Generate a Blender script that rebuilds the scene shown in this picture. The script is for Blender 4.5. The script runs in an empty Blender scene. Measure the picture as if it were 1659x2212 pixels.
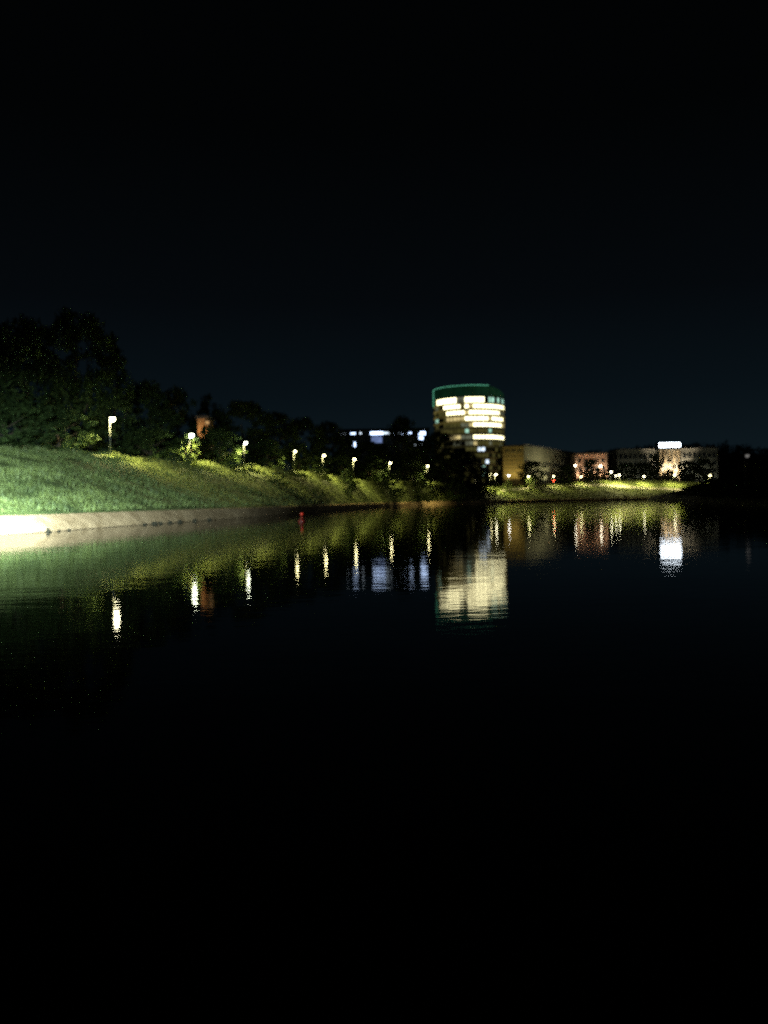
import bpy, bmesh, math, random
import numpy as np
from mathutils import Vector, Matrix, noise as mnoise

R = math.radians
sc = bpy.context.scene
COL = sc.collection
rng = random.Random(11)
nrng = np.random.default_rng(5)

# ------------------------------------------------------------------ camera
PW, PH, FPX = 1659.0, 2212.0, 1728.0        # photograph measured on a 1659 x 2212 grid
CAM_Z = 1.6
cam = bpy.data.cameras.new('camera')
camo = bpy.data.objects.new('camera', cam)
COL.objects.link(camo)
sc.camera = camo
cam.sensor_fit = 'VERTICAL'
cam.sensor_height = 36.0
cam.sensor_width = 27.0
cam.lens = FPX / PH * 36.0
cam.clip_start = 0.1
cam.clip_end = 9000
ROLL = R(1.0)
PITCH = math.atan2(24.0, FPX)                # a touch downwards
# camera axes: forward +Y pitched down, rolled so that the picture's right side sits higher
fwd = Vector((0, math.cos(PITCH), -math.sin(PITCH)))
up0 = Vector((0, math.sin(PITCH), math.cos(PITCH)))
rt0 = Vector((1, 0, 0))
rt = rt0 * math.cos(ROLL) - up0 * math.sin(ROLL) * -1 * -1
up = up0 * math.cos(ROLL) + rt0 * math.sin(ROLL)
m = Matrix((rt, up, -fwd)).transposed().to_4x4()
m.translation = (0, 0, CAM_Z)
camo.matrix_world = m
cam.dof.use_dof = True
cam.dof.focus_distance = 9.0
cam.dof.aperture_fstop = 0.82                # hand-held phone that missed focus on the far bank


def ray(x, y):
    d = rt * (x - PW / 2) + up * (PH / 2 - y) + fwd * FPX
    return d / d.y


def at(x, y, Y):
    """point of the place seen at grid position (x, y), Y metres ahead"""
    d = ray(x, y)
    return Vector((d.x * Y, Y, CAM_Z + d.z * Y))


def H(x):                                    # height of the horizon at column x
    lo, hi = 900.0, 1300.0
    for _ in range(40):
        mid = (lo + hi) / 2
        if ray(x, mid).z > 0: lo = mid
        else: hi = mid
    return lo


# ------------------------------------------------------------------ world: night sky
w = bpy.data.worlds.new('World')
sc.world = w
w.use_nodes = True
nt = w.node_tree
bg = nt.nodes['Background']
bg.inputs[1].default_value = 1.0
sky = nt.nodes.new('ShaderNodeTexSky')
sky.sky_type = 'NISHITA'
sky.sun_disc = False
sky.sun_elevation = R(-7)
sky.sun_rotation = R(180)
tc = nt.nodes.new('ShaderNodeTexCoord')
sep = nt.nodes.new('ShaderNodeSeparateXYZ')
nt.links.new(tc.outputs['Generated'], sep.inputs[0])
ramp = nt.nodes.new('ShaderNodeValToRGB')
cr = ramp.color_ramp
stops = [(0.0, (.0052, .0108, .0146)), (0.05, (.0042, .0088, .0122)), (0.13, (.0025, .0052, .0076)),
         (0.24, (.0014, .0024, .0034)), (0.42, (.0006, .0009, .0011)), (1.0, (.0004, .0006, .0007))]
while len(cr.elements) < len(stops): cr.elements.new(0.5)
for e, (p, c) in zip(cr.elements, stops):
    e.position = p
    e.color = (*c, 1)
nt.links.new(sep.outputs['Z'], ramp.inputs[0])
add = nt.nodes.new('ShaderNodeMixRGB')
add.blend_type = 'ADD'
add.inputs[0].default_value = 0.05
nt.links.new(ramp.outputs[0], add.inputs[1])
nt.links.new(sky.outputs[0], add.inputs[2])
nt.links.new(add.outputs[0], bg.inputs[0])

vs = sc.view_settings
vs.view_transform = 'Standard'
vs.look = 'None'
vs.exposure = 0.0
vs.gamma = 1.0
vs.use_curve_mapping = False
sc.cycles.use_denoising = False
sc.cycles.max_bounces = 6
sc.cycles.sample_clamp_direct = 15.0
sc.cycles.sample_clamp_indirect = 5.0


# ------------------------------------------------------------------ materials
def mat(name, col, rough=0.8, metal=0.0, var=0.0, scale=1.0, col2=None, bump=0.0, spec=0.3, detail=4, island=0.0):
    mt = bpy.data.materials.new(name)
    mt.use_nodes = True
    n = mt.node_tree
    b = n.nodes['Principled BSDF']
    b.inputs['Roughness'].default_value = rough
    b.inputs['Metallic'].default_value = metal
    b.inputs['Specular IOR Level'].default_value = spec
    b.inputs['Base Color'].default_value = (*col, 1)
    t = n.nodes.new('ShaderNodeTexCoord')
    nz = n.nodes.new('ShaderNodeTexNoise')
    nz.inputs['Scale'].default_value = scale
    nz.inputs['Detail'].default_value = detail
    nz.inputs['Roughness'].default_value = 0.62
    n.links.new(t.outputs['Object'], nz.inputs['Vector'])
    rp = n.nodes.new('ShaderNodeValToRGB')
    c2 = col2 or tuple(c * (1 - var) for c in col)
    rp.color_ramp.elements[0].position = 0.34
    rp.color_ramp.elements[0].color = (*c2, 1)
    rp.color_ramp.elements[1].position = 0.66
    rp.color_ramp.elements[1].color = (*col, 1)
    n.links.new(nz.outputs['Fac'], rp.inputs[0])
    out = rp.outputs[0]
    if island:                               # each blade or leaf a little different
        g = n.nodes.new('ShaderNodeNewGeometry')
        mx = n.nodes.new('ShaderNodeMixRGB')
        mx.blend_type = 'MULTIPLY'
        mx.inputs[0].default_value = island
        r2 = n.nodes.new('ShaderNodeValToRGB')
        r2.color_ramp.elements[0].color = (.25, .3, .25, 1)
        r2.color_ramp.elements[1].color = (1.5, 1.35, 1.2, 1)
        n.links.new(g.outputs['Random Per Island'], r2.inputs[0])
        n.links.new(out, mx.inputs[1])
        n.links.new(r2.outputs[0], mx.inputs[2])
        out = mx.outputs[0]
    n.links.new(out, b.inputs['Base Color'])
    if bump:
        bp = n.nodes.new('ShaderNodeBump')
        bp.inputs['Strength'].default_value = bump
        bp.inputs['Distance'].default_value = 0.05
        n.links.new(nz.outputs['Fac'], bp.inputs['Height'])
        n.links.new(bp.outputs[0], b.inputs['Normal'])
    return mt


def glow(name, col, strength, var=0.0, scale=0.6):
    """a lit pane, lamp, sign or painted glow: uneven, as the room behind it is"""
    mt = bpy.data.materials.new(name)
    mt.use_nodes = True
    n = mt.node_tree
    b = n.nodes['Principled BSDF']
    b.inputs['Base Color'].default_value = (.05, .05, .05, 1)
    b.inputs['Roughness'].default_value = 0.3
    b.inputs['Emission Color'].default_value = (*col, 1)
    b.inputs['Emission Strength'].default_value = strength
    if var:
        t = n.nodes.new('ShaderNodeTexCoord')
        nz = n.nodes.new('ShaderNodeTexNoise')
        nz.inputs['Scale'].default_value = scale
        nz.inputs['Detail'].default_value = 3
        n.links.new(t.outputs['Object'], nz.inputs['Vector'])
        mr = n.nodes.new('ShaderNodeMapRange')
        mr.inputs['From Min'].default_value = 0.3
        mr.inputs['From Max'].default_value = 0.7
        mr.inputs['To Min'].default_value = strength * (1 - var)
        mr.inputs['To Max'].default_value = strength
        n.links.new(nz.outputs['Fac'], mr.inputs['Value'])
        n.links.new(mr.outputs[0], b.inputs['Emission Strength'])
    return mt


GRASS = mat('meadow grass', (.11, .13, .038), 0.9, scale=0.55, col2=(.035, .055, .02), bump=0.6, spec=0.1, detail=8)
BLADE = mat('grass blades', (.138, .17, .05), 0.6, scale=0.35, col2=(.062, .085, .024), spec=0.3, island=0.45)
SAND = mat('pale shore gravel', (.46, .31, .185), 0.95, scale=0.9, col2=(.25, .16, .085), bump=0.5, spec=0.1, detail=9)
# gravel is dark where the water has wetted it
_n = SAND.node_tree
_b = _n.nodes['Principled BSDF']
_src = _b.inputs['Base Color'].links[0].from_socket
_t = _n.nodes.new('ShaderNodeTexCoord')
_s = _n.nodes.new('ShaderNodeSeparateXYZ')
_n.links.new(_t.outputs['Object'], _s.inputs[0])
_r = _n.nodes.new('ShaderNodeMapRange')
_r.inputs['From Min'].default_value = .0
_r.inputs['From Max'].default_value = .07
_r.inputs['To Min'].default_value = .16
_r.inputs['To Max'].default_value = 1.0
_n.links.new(_s.outputs['Z'], _r.inputs['Value'])
_m = _n.nodes.new('ShaderNodeMixRGB')
_m.blend_type = 'MULTIPLY'
_m.inputs[0].default_value = 1
_n.links.new(_src, _m.inputs[1])
_n.links.new(_r.outputs[0], _m.inputs[2])
_n.links.new(_m.outputs[0], _b.inputs['Base Color'])
PATHM = mat('pale path asphalt', (.30, .28, .24), 0.9, scale=1.5, var=0.35, spec=0.2)
SOIL = mat('ground', (.06, .075, .025), 0.95, scale=0.08, col2=(.03, .035, .015), spec=0.1)
LEAF = mat('leaves', (.050, .085, .024), 0.75, scale=2.0, col2=(.026, .046, .014), spec=0.15, island=0.85)
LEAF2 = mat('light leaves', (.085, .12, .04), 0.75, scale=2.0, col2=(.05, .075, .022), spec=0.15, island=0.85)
BARK = mat('bark', (.11, .085, .06), 0.95, scale=6, var=0.5, bump=0.6, spec=0.1)
ROCKM = mat('wet rock', (.03, .026, .018), 0.95, scale=3, var=0.5, bump=0.5, spec=0.05)
STEEL = mat('grey painted steel', (.13, .135, .135), 0.5, metal=0.6, scale=3, var=0.2)
DARKST = mat('dark painted steel', (.05, .055, .06), 0.5, metal=0.5, scale=3, var=0.2)
CONC = mat('concrete', (.36, .35, .33), 0.85, scale=0.8, var=0.3, bump=0.2)
SLAB = mat('brown glass spandrel', (.16, .14, .10), 0.35, scale=0.5, var=0.3)
DGLASS = mat('dark window glass', (.02, .025, .03), 0.08, scale=1, var=0.2, spec=0.6)
WALLG = mat('grey rendered wall', (.26, .26, .23), 0.9, scale=0.25, var=0.25, bump=0.1)
WALLY = mat('ochre clad wall', (.42, .33, .14), 0.85, scale=0.35, var=0.25)
WALLO = mat('olive clad wall', (.30, .30, .20), 0.85, scale=0.3, var=0.3)
WALLP = mat('peach rendered wall', (.50, .34, .24), 0.85, scale=0.4, var=0.2)
WALLT = mat('cream rendered pilaster', (.55, .45, .30), 0.85, scale=0.4, var=0.2)
WALLW = mat('white wall panel', (.55, .57, .6), 0.8, scale=0.3, var=0.15)
ROOFM = mat('dark roof', (.06, .06, .062), 0.85, scale=0.5, var=0.3)
WALLR = mat('orange rendered wall', (.45, .26, .12), 0.9, scale=0.5, var=0.3)
REDP = mat('red painted buoy', (.12, .01, .006), 0.45, scale=4, var=0.25)

G_WIN = glow('lit office window', (1, .91, .50), 4.9, 0.35, 0.35)
G_WARM = glow('warm office window', (1, .80, .34), .8, 0.5, 0.35)
G_GOLD = glow('dim gold window', (.50, .45, .12), 0.16, 0.6, 0.3)
G_SPAN = glow('glow-painted spandrel glass', (.62, .48, .12), 0.22, 0.7, 0.12)  # yellow light between the lit storeys, painted in as emission
G_SPAN2 = glow('faintly glow-painted spandrel glass', (.5, .44, .15), 0.06, 0.8, 0.12)  # weaker painted glow for the storeys further down
G_DIM = glow('dim office window', (.55, .58, .38), 0.30, 0.8, 0.3)
G_MINT = glow('mint window', (.55, 1, .78), 1.0, 0.6, 0.4)
G_BLUE = glow('cool window', (.72, .86, 1), 1.9, 0.5, 0.6)
G_NEON = glow('green neon tube', (.22, .95, .58), 0.5, 0.3, 0.15)
G_CROWN = glow('green lit glass', (.03, .22, .09), 0.085, 0.6, 0.12)
G_SIGN = glow('white sign face', (.80, .90, 1), 16.0)
G_STRIP = glow('white strip window', (.52, .68, 1), 5.5, 0.5, 0.3)
G_FACE = glow('blue wall glow', (.35, .50, 1), 0.5, 0.5, 0.3)  # bluish light on the wall, painted in as emission
G_RED = glow('red signal lens', (1, .06, .02), 60)
G_BUOY = glow('red buoy lamp', (1, .05, .01), .5)


for _g in (G_GOLD, G_DIM, G_SPAN, G_SPAN2, G_NEON, G_CROWN, G_FACE, G_BUOY):
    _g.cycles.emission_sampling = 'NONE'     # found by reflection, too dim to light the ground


def lampmat(name, col, s): return glow(name, col, s)


L_WHITE = lampmat('lamp globe white', (1, .92, .58), 300)
L_COOL = lampmat('lamp globe cool', (.94, 1, .72), 300)
L_YELL = lampmat('lamp globe yellow', (1, .88, .42), 300)
L_FAINT = lampmat('lamp globe faint', (1, .95, .85), 22)
L_FLOOD = lampmat('flood lens', (.60, 1, .88), 300)
L_UP = lampmat('uplight lens', (1, .80, .5), 60)


# ------------------------------------------------------------------ mesh helpers
class MB:
    def __init__(s):
        s.v, s.f, s.mi = [], [], []

    def add(s, vs_, fs, mi=0):
        o = len(s.v)
        s.v += [tuple(p) for p in vs_]
        s.f += [tuple(i + o for i in f) for f in fs]
        s.mi += [mi] * len(fs)

    def box(s, a, b, mi=0):
        (x0, y0, z0), (x1, y1, z1) = a, b
        s.add([(x0, y0, z0), (x1, y0, z0), (x1, y1, z0), (x0, y1, z0), (x0, y0, z1), (x1, y0, z1), (x1, y1, z1), (x0, y1, z1)],
              [(0, 3, 2, 1), (4, 5, 6, 7), (0, 1, 5, 4), (1, 2, 6, 5), (2, 3, 7, 6), (3, 0, 4, 7)], mi)

    def bar(s, p, q, w_, h_, mi=0):
        """box beam from p to q (roughly horizontal), w_ wide, h_ high"""
        p, q = Vector(p), Vector(q)
        d = (q - p).normalized()
        n = Vector((-d.y, d.x, 0))
        n = n.normalized() * w_ / 2 if n.length > 1e-6 else Vector((w_ / 2, 0, 0))
        u = Vector((0, 0, h_ / 2))
        vv = [p - n - u, p + n - u, p + n + u, p - n + u, q - n - u, q + n - u, q + n + u, q - n + u]
        s.add(vv, [(0, 1, 2, 3), (7, 6, 5, 4), (0, 4, 5, 1), (1, 5, 6, 2), (2, 6, 7, 3), (3, 7, 4, 0)], mi)

    def tube(s, pts, rads, n=8, mi=0, cap=True):
        rings = []
        pts = [Vector(p) for p in pts]
        for i, p in enumerate(pts):
            d = (pts[min(i + 1, len(pts) - 1)] - pts[max(i - 1, 0)]).normalized()
            a = d.orthogonal().normalized()
            if abs(d.z) > 0.9:
                a = Vector((1, 0, 0))
                a = (a - d * a.dot(d)).normalized()
            b = d.cross(a)
            rings.append([p + (a * math.cos(2 * math.pi * k / n) + b * math.sin(2 * math.pi * k / n)) * rads[i] for k in range(n)])
        vv = [q for r in rings for q in r]
        ff = []
        for i in range(len(pts) - 1):
            for k in range(n):
                ff.append((i * n + k, i * n + (k + 1) % n, (i + 1) * n + (k + 1) % n, (i + 1) * n + k))
        if cap:
            ff.append(tuple(range(n - 1, -1, -1)))
            ff.append(tuple((len(pts) - 1) * n + k for k in range(n)))
        s.add(vv, ff, mi)

    def lathe(s, prof, n=12, c=(0, 0, 0), mi=0):
        vv, ff = [], []
        for (r, z) in prof:
            for k in range(n):
                a = 2 * math.pi * k / n
                vv.append((c[0] + r * math.cos(a), c[1] + r * math.sin(a), c[2] + z))
        for i in range(len(prof) - 1):
            for k in range(n):
                ff.append((i * n + k, i * n + (k + 1) % n, (i + 1) * n + (k + 1) % n, (i + 1) * n + k))
        ff.append(tuple(range(n - 1, -1, -1)))
        ff.append(tuple((len(prof) - 1) * n + k for k in range(n)))
        s.add(vv, ff, mi)

    def build(s, name, mats, parent=None, smooth=False):
        me = bpy.data.meshes.new(name)
        me.from_pydata(s.v, [], s.f)
        if not isinstance(mats, (list, tuple)): mats = [mats]
        for mt in mats: me.materials.append(mt)
        me.polygons.foreach_set('material_index', s.mi)
        if smooth: me.polygons.foreach_set('use_smooth', [True] * len(s.f))
        me.update()
        return link(name, me, parent)


def link(name, data, parent=None):
    o = bpy.data.objects.new(name, data)
    COL.objects.link(o)
    if parent: o.parent = parent
    return o


def tag(o, label, cat, group=None):
    o['label'] = label
    o['category'] = cat
    if group: o['group'] = group
    return o


def thing(name, label, cat, loc, rz=0, group=None, scale=None):
    o = link(name, None)
    o.empty_display_size = 0.5
    o.location = loc
    o.rotation_euler = (0, 0, rz)
    if scale: o.scale = scale
    return tag(o, label, cat, group)


def copy_tree(o, parent=None):
    c = o.copy()
    COL.objects.link(c)
    c.parent = parent
    for ch in list(o.children):
        copy_tree(ch, c)
    return c


def structure(o):
    o['kind'] = 'structure'
    return o


def stuff(o):
    o['kind'] = 'stuff'
    return o


# ------------------------------------------------------------------ terrain of the far bank, column by column
#          x : waterline Y, top of the gravel (Y, z), crest (Y, z)
WX = [-900, -350, -120, 0, 103, 300, 420, 553, 637, 765, 900, 1074, 1250, 1400, 1500, 1700, 2100]
WD = [30.0, 37.0, 43.0, 46.4, 50.3, 64.0, 75.0, 92.0, 112., 172., 247., 325., 366., 382., 384., 386., 390.]
BX = [-900, -350, -120, 0, 200, 333, 550, 754, 900, 1074, 1250, 1500, 2100]
BDD = [1.6, 1.8, 2.0, 2.1, 2.3, 2.6, 2.8, 2.6, 2.0, 1.6, 1.6, 1.6, 1.6]     # metres of gravel along the view
CX = [-900, -350, -120, 0, 200, 333, 477, 608, 695, 800, 860, 942, 990, 1056, 1206, 1300, 1412, 1498, 1700, 2100]
CY = [45., 58., 70., 77.5, 88.6, 104., 123., 146., 172., 214., 240., 268., 300., 348., 386., 404., 410., 408., 408., 412.]
CP = [None, None, None, 965, 978, 993, 1005, 1016, 1025, 1043, 1040, 1043, 1051, 1054, 1047, 1040, 1038, 1044, None, None]
CZ = []
for x, Y, p in zip(CX, CY, CP):
    CZ.append(7.4 if p is None else at(x, p, Y).z)


def smooth_interp(xs, ys, x, k=30):
    return float(np.mean(np.interp([x - k, x - k / 2, x, x + k / 2, x + k], xs, ys)))


def station(x):
    wd = smooth_interp(WX, WD, x)
    bd = wd + smooth_interp(BX, BDD, x)
    cd = smooth_interp(CX, CY, x, 18)
    cz = smooth_interp(CX, CZ, x, 18)
    bd = min(bd, wd + (cd - wd) * 0.62)
    return wd, bd, cd, cz


def col_dir(x):
    d = ray(x, H(x))
    return d.x


ST = list(np.arange(-900, 2101, 12.0))


def slope_point(x, t):
    """t in 0..1 from the top of the gravel to the crest, then on to the plateau (t in metres past 1)"""
    wd, bd, cd, cz = station(x)
    bz = 1.10
    if t <= 1:
        Y = bd + (cd - bd) * t
        s = t ** 1.15
        s = s * (1 - 0.25 * max(0, t - 0.72) ** 2 / 0.0784 * 0.25)
        z = bz + (cz - bz) * min(1, s * 1.0)
    else:
        Y = cd + (t - 1)
        z = cz - 0.12 * min(1, (t - 1) / 6)
    return Vector((col_dir(x) * Y, Y, z))


def wob(p, f, a, s=0):
    return a * mnoise.noise(Vector((p.x * f, p.y * f, s + p.z * f)))


# gravel shore
mb = MB()
cols = []
for x in ST:
    wd, bd, cd, cz = station(x)
    r = []
    for k, (Y, z) in enumerate([(wd - 4, -1.2), (wd - 0.8, -0.22), (wd, 0.0), (wd + (bd - wd) * .2, .30), (wd + (bd - wd) * .5, .64),
                                (wd + (bd - wd) * .8, .96), (bd, 1.10), (bd + .3, 1.08)]):
        p = Vector((col_dir(x) * Y, Y, z))
        if k in (1, 2, 3, 4, 5):
            p.z += wob(p, .35, .10, 3) + wob(p, 1.3, .06, 9)
        r.append(p)
    cols.append(r)


def loft(mb, cols, mi=0):
    n = len(cols[0])
    vv = [p for r in cols for p in r]
    ff = []
    for i in range(len(cols) - 1):
        for k in range(n - 1):
            ff.append((i * n + k, (i + 1) * n + k, (i + 1) * n + k + 1, i * n + k + 1))
    mb.add(vv, ff, mi)


loft(mb, cols)
structure(mb.build('shore', SAND, smooth=True))

# grass slope, crest and the ground behind up to the horizon
TS = [0, .06, .14, .24, .34, .44, .54, .64, .74, .82, .9, .96, 1.0, 2.5, 5, 9, 15, 25, 45, 90, 180, 400, 900]
mb = MB()
cols = []
for x in ST:
    r = []
    for t in TS:
        p = slope_point(x, t)
        if 0 < t < 9: p.z += wob(p, .16, .35, 1) + wob(p, .6, .12, 5)
        if t > 200: p.z += min(22, (t - 200) * 0.03)
        r.append(p)
    cols.append(r)
loft(mb, cols)
structure(mb.build('riverbank', GRASS, smooth=True))


def ground_z(x, Y):
    wd, bd, cd, cz = station(x)
    if Y >= cd: return cz - 0.12
    return slope_point(x, max(0, (Y - bd) / (cd - bd))).z


# pale path along the crest of the bend on the right
mb = MB()
cols = []
for x in np.arange(1080, 1560, 10):
    wd, bd, cd, cz = station(x)
    off = -7.5 + 4.5 * math.sin((x - 1080) / 75.0)
    r = []
    for dY in (-1.3, 1.3):
        Y = cd + off + dY
        t = (Y - bd) / (cd - bd)
        p = slope_point(x, t) if t <= 1 else slope_point(x, 1 + (Y - cd))
        q = Vector(p)
        q.z += wob(p, .16, .35, 1) + wob(p, .6, .12, 5) + 0.16
        r.append(q)
    cols.append(r)
loft(mb, cols)
structure(mb.build('path', PATHM, smooth=True))

# river bed / ground under everything, river water
mb = MB()
mb.add([(-1900, -300, -1.25), (2300, -300, -1.25), (2300, 2300, -1.25), (-1900, 2300, -1.25)], [(0, 1, 2, 3)])
structure(mb.build('ground', SOIL))

mt = bpy.data.materials.new('river water')
mt.use_nodes = True
n = mt.node_tree
n.nodes.remove(n.nodes['Principled BSDF'])
wout = n.nodes['Material Output']
wd_ = n.nodes.new('ShaderNodeBsdfDiffuse')
wd_.inputs['Color'].default_value = (0, 0, 0, 1)
wg_ = n.nodes.new('ShaderNodeBsdfGlossy')
wg_.distribution = 'BECKMANN'
wg_.inputs['Roughness'].default_value = 0.066
wf_ = n.nodes.new('ShaderNodeFresnel')
wf_.inputs['IOR'].default_value = 1.333
wm_ = n.nodes.new('ShaderNodeMixShader')
n.links.new(wf_.outputs[0], wm_.inputs[0])
n.links.new(wd_.outputs[0], wm_.inputs[1])
n.links.new(wg_.outputs[0], wm_.inputs[2])
n.links.new(wm_.outputs[0], wout.inputs['Surface'])
t = n.nodes.new('ShaderNodeTexCoord')
mp = n.nodes.new('ShaderNodeMapping')
mp.inputs['Scale'].default_value = (0.55, 1.0, 1.0)
n.links.new(t.outputs['Object'], mp.inputs['Vector'])
n1 = n.nodes.new('ShaderNodeTexNoise'); n1.inputs['Scale'].default_value = 0.55; n1.inputs['Detail'].default_value = 2
n2 = n.nodes.new('ShaderNodeTexNoise'); n2.inputs['Scale'].default_value = 3.2; n2.inputs['Detail'].default_value = 2
for q in (n1, n2): n.links.new(mp.outputs[0], q.inputs['Vector'])
b1 = n.nodes.new('ShaderNodeBump'); b1.inputs['Strength'].default_value = 1.0; b1.inputs['Distance'].default_value = 0.0065
b2 = n.nodes.new('ShaderNodeBump'); b2.inputs['Strength'].default_value = 1.0; b2.inputs['Distance'].default_value = 0.0022
n.links.new(n1.outputs['Fac'], b1.inputs['Height'])
n.links.new(n2.outputs['Fac'], b2.inputs['Height'])
n.links.new(b1.outputs[0], b2.inputs['Normal'])
n.links.new(b2.outputs[0], wg_.inputs['Normal'])
WATER = mt
mb = MB()
mb.add([(-900, -120, 0), (900, -120, 0), (900, 900, 0), (-900, 900, 0)], [(0, 1, 2, 3)])
structure(mb.build('water', WATER))

# dark near bank on the right, curving back towards the viewer
NB = [(1392, 352), (1420, 315), (1450, 275), (1480, 235), (1520, 190), (1560, 158), (1610, 130), (1659, 110), (1800, 78), (2050, 52), (2500, 34)]
mb = MB()
cols = []
xs = [p[0] for p in NB]; ys = [p[1] for p in NB]
for x in np.linspace(1392, 2500, 60):
    Y = float(np.interp(x, xs, ys))
    p0 = Vector((col_dir(x) * Y, Y, 0))
    r = []
    k = min(1, (x - 1392) / 60)
    for off, z in [(-3, -1.2), (-.6, -.2), (0, .02), (2, .7), (5, 1.6), (9, 2.8), (14, 4.4), (19, 5.6), (26, 6.1), (45, 6.2), (62, 5.2), (80, 2.0), (90, -1.2)]:
        q = p0 + Vector((off * .92, off * .40, 0)) * (0.25 + .75 * k)
        q.z = z * (0.35 + 0.65 * k)
        if z > 0.5: q.z += wob(q, .15, .5, 2)
        r.append(q)
    cols.append(r)
loft(mb, cols)
structure(mb.build('near_riverbank', SOIL, smooth=True))


def nb_point(x, off):
    Y = float(np.interp(x, xs, ys))
    return Vector((col_dir(x) * Y + off * .92, Y + off * .40, 0))


# wooded rise far behind the town
mb = MB()
cols = []
for X in np.arange(-900, 1500, 40.0):
    hgt = 46 + 10 * math.sin(X / 170.0) + 6 * math.sin(X / 61.0 + 1)
    if X < 150: hgt -= 12
    cols.append([Vector((X, 820 + 20 * math.sin(X / 90), 2)), Vector((X, 880, hgt * .5)), Vector((X, 960, hgt * .9)),
                 Vector((X, 1050, hgt)), Vector((X, 1300, hgt * .8)), Vector((X, 1700, 2))])
loft(mb, cols)
structure(mb.build('far_hill', SOIL, smooth=True))


# ------------------------------------------------------------------ grass blades (stuff)
def numpy_tris(name, V, mt):
    nT = len(V) // 3
    me = bpy.data.meshes.new(name)
    me.vertices.add(nT * 3)
    me.vertices.foreach_set('co', V.astype(np.float32).ravel())
    me.loops.add(nT * 3)
    me.loops.foreach_set('vertex_index', np.arange(nT * 3, dtype=np.int32))
    me.polygons.add(nT)
    me.polygons.foreach_set('loop_start', np.arange(0, nT * 3, 3, dtype=np.int32))
    me.polygons.foreach_set('loop_total', np.full(nT, 3, dtype=np.int32))
    me.materials.append(mt)
    me.update(calc_edges=True)
    return me


P = []
for i in range(105000):
    u = nrng.random()
    x = -160 + 1740 * (u ** 1.25)
    tt = nrng.random()
    t_ = 0.03 + 0.97 * tt if nrng.random() < 0.75 else 0.86 + 0.14 * tt
    if nrng.random() < 0.12: t_ = 1 + 6 * tt
    p = slope_point(x, t_)
    p.z += wob(p, .16, .35, 1) + wob(p, .6, .12, 5)
    c = mnoise.noise(Vector((p.x * .35, p.y * .35, 0)))
    c2 = mnoise.noise(Vector((p.x * .09, p.y * .09, 7)))
    if c < -0.25 and nrng.random() < .7: continue
    far = 1 + max(0, p.y - 90) / 160
    h = (0.17 + 0.16 * max(0, c + .2) + .14 * max(0, c2)) * (0.6 + .9 * nrng.random()) * min(far, 1.35)
    if 0.9 < t_ < 1.6 or t_ > 1: h *= 1.35
    P.append((p.x, p.y, p.z, h, far))
P = np.array(P)
N = len(P)
ang = nrng.random(N) * 2 * np.pi
wd_ = P[:, 3] * 0.16 * P[:, 4]
lean = (nrng.random((N, 2)) - .5) * P[:, 3:4] * 0.9
base = P[:, :3] - np.array([0, 0, .06])
dx = np.stack([np.cos(ang) * wd_, np.sin(ang) * wd_, np.zeros(N)], 1)
tip = base + np.concatenate([lean, P[:, 3:4] + .06], 1)
V = np.stack([base - dx, base + dx, tip], 1).reshape(-1, 3)
stuff(link('grass', numpy_tris('grass', V, BLADE)))


# ------------------------------------------------------------------ trees
def crown_mesh(seed, shape, nclump, nleaf, leaf, mt, z0=0.16):
    """crown in a unit box: width 1, height 1, lobed outline, gaps between leaf clumps"""
    g = np.random.default_rng(seed)
    off = g.random(3) * 50
    C = []
    while len(C) < nclump:
        z = z0 + (1 - z0) * g.random()
        u = (z - z0) / (1 - z0)
        if shape == 'dome': r = math.sqrt(max(0, 1 - (max(0, u - .35) / .65) ** 2)) * min(1, .55 + u * 1.6)
        elif shape == 'oval': r = math.sqrt(max(0, 1 - (2 * u - .9) ** 2 / 1.22))
        elif shape == 'tall': r = (math.sin(math.pi * min(1, u * .93 + .07))) ** .75
        else: r = (1 - u) ** .6 * min(1, .4 + u * 4)
        a = g.random() * 2 * math.pi
        lobe = 1 + .34 * mnoise.noise(Vector((math.cos(a) * 1.4 + off[0], math.sin(a) * 1.4 + off[1], z * 3.0 + off[2])))
        rad = .5 * r * lobe * g.random() ** .42
        zz = z + .05 * mnoise.noise(Vector((math.cos(a) * rad * 6 + off[1], math.sin(a) * rad * 6, off[0])))
        C.append((rad * math.cos(a), rad * math.sin(a), zz * (0.94 + .06 * lobe)))
    C = np.array(C)
    cs = .045 + .055 * g.random(nclump)
    idx = g.integers(0, nclump, nleaf)
    d = g.normal(size=(nleaf, 3))
    d /= np.linalg.norm(d, axis=1, keepdims=True)
    pos = C[idx] + d * (cs[idx] * g.random(nleaf) ** .45)[:, None] * np.array([1, 1, .75])
    e1 = g.normal(size=(nleaf, 3)); e1 /= np.linalg.norm(e1, axis=1, keepdims=True)
    e2 = np.cross(e1, g.normal(size=(nleaf, 3))); e2 /= np.linalg.norm(e2, axis=1, keepdims=True)
    s = (leaf * (.6 + .8 * g.random(nleaf)))[:, None]
    V = np.stack([pos - e1 * s, pos + e2 * s * .62, pos + e1 * s], 1).reshape(-1, 3)
    return numpy_tris('crown', V, mt)


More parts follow.
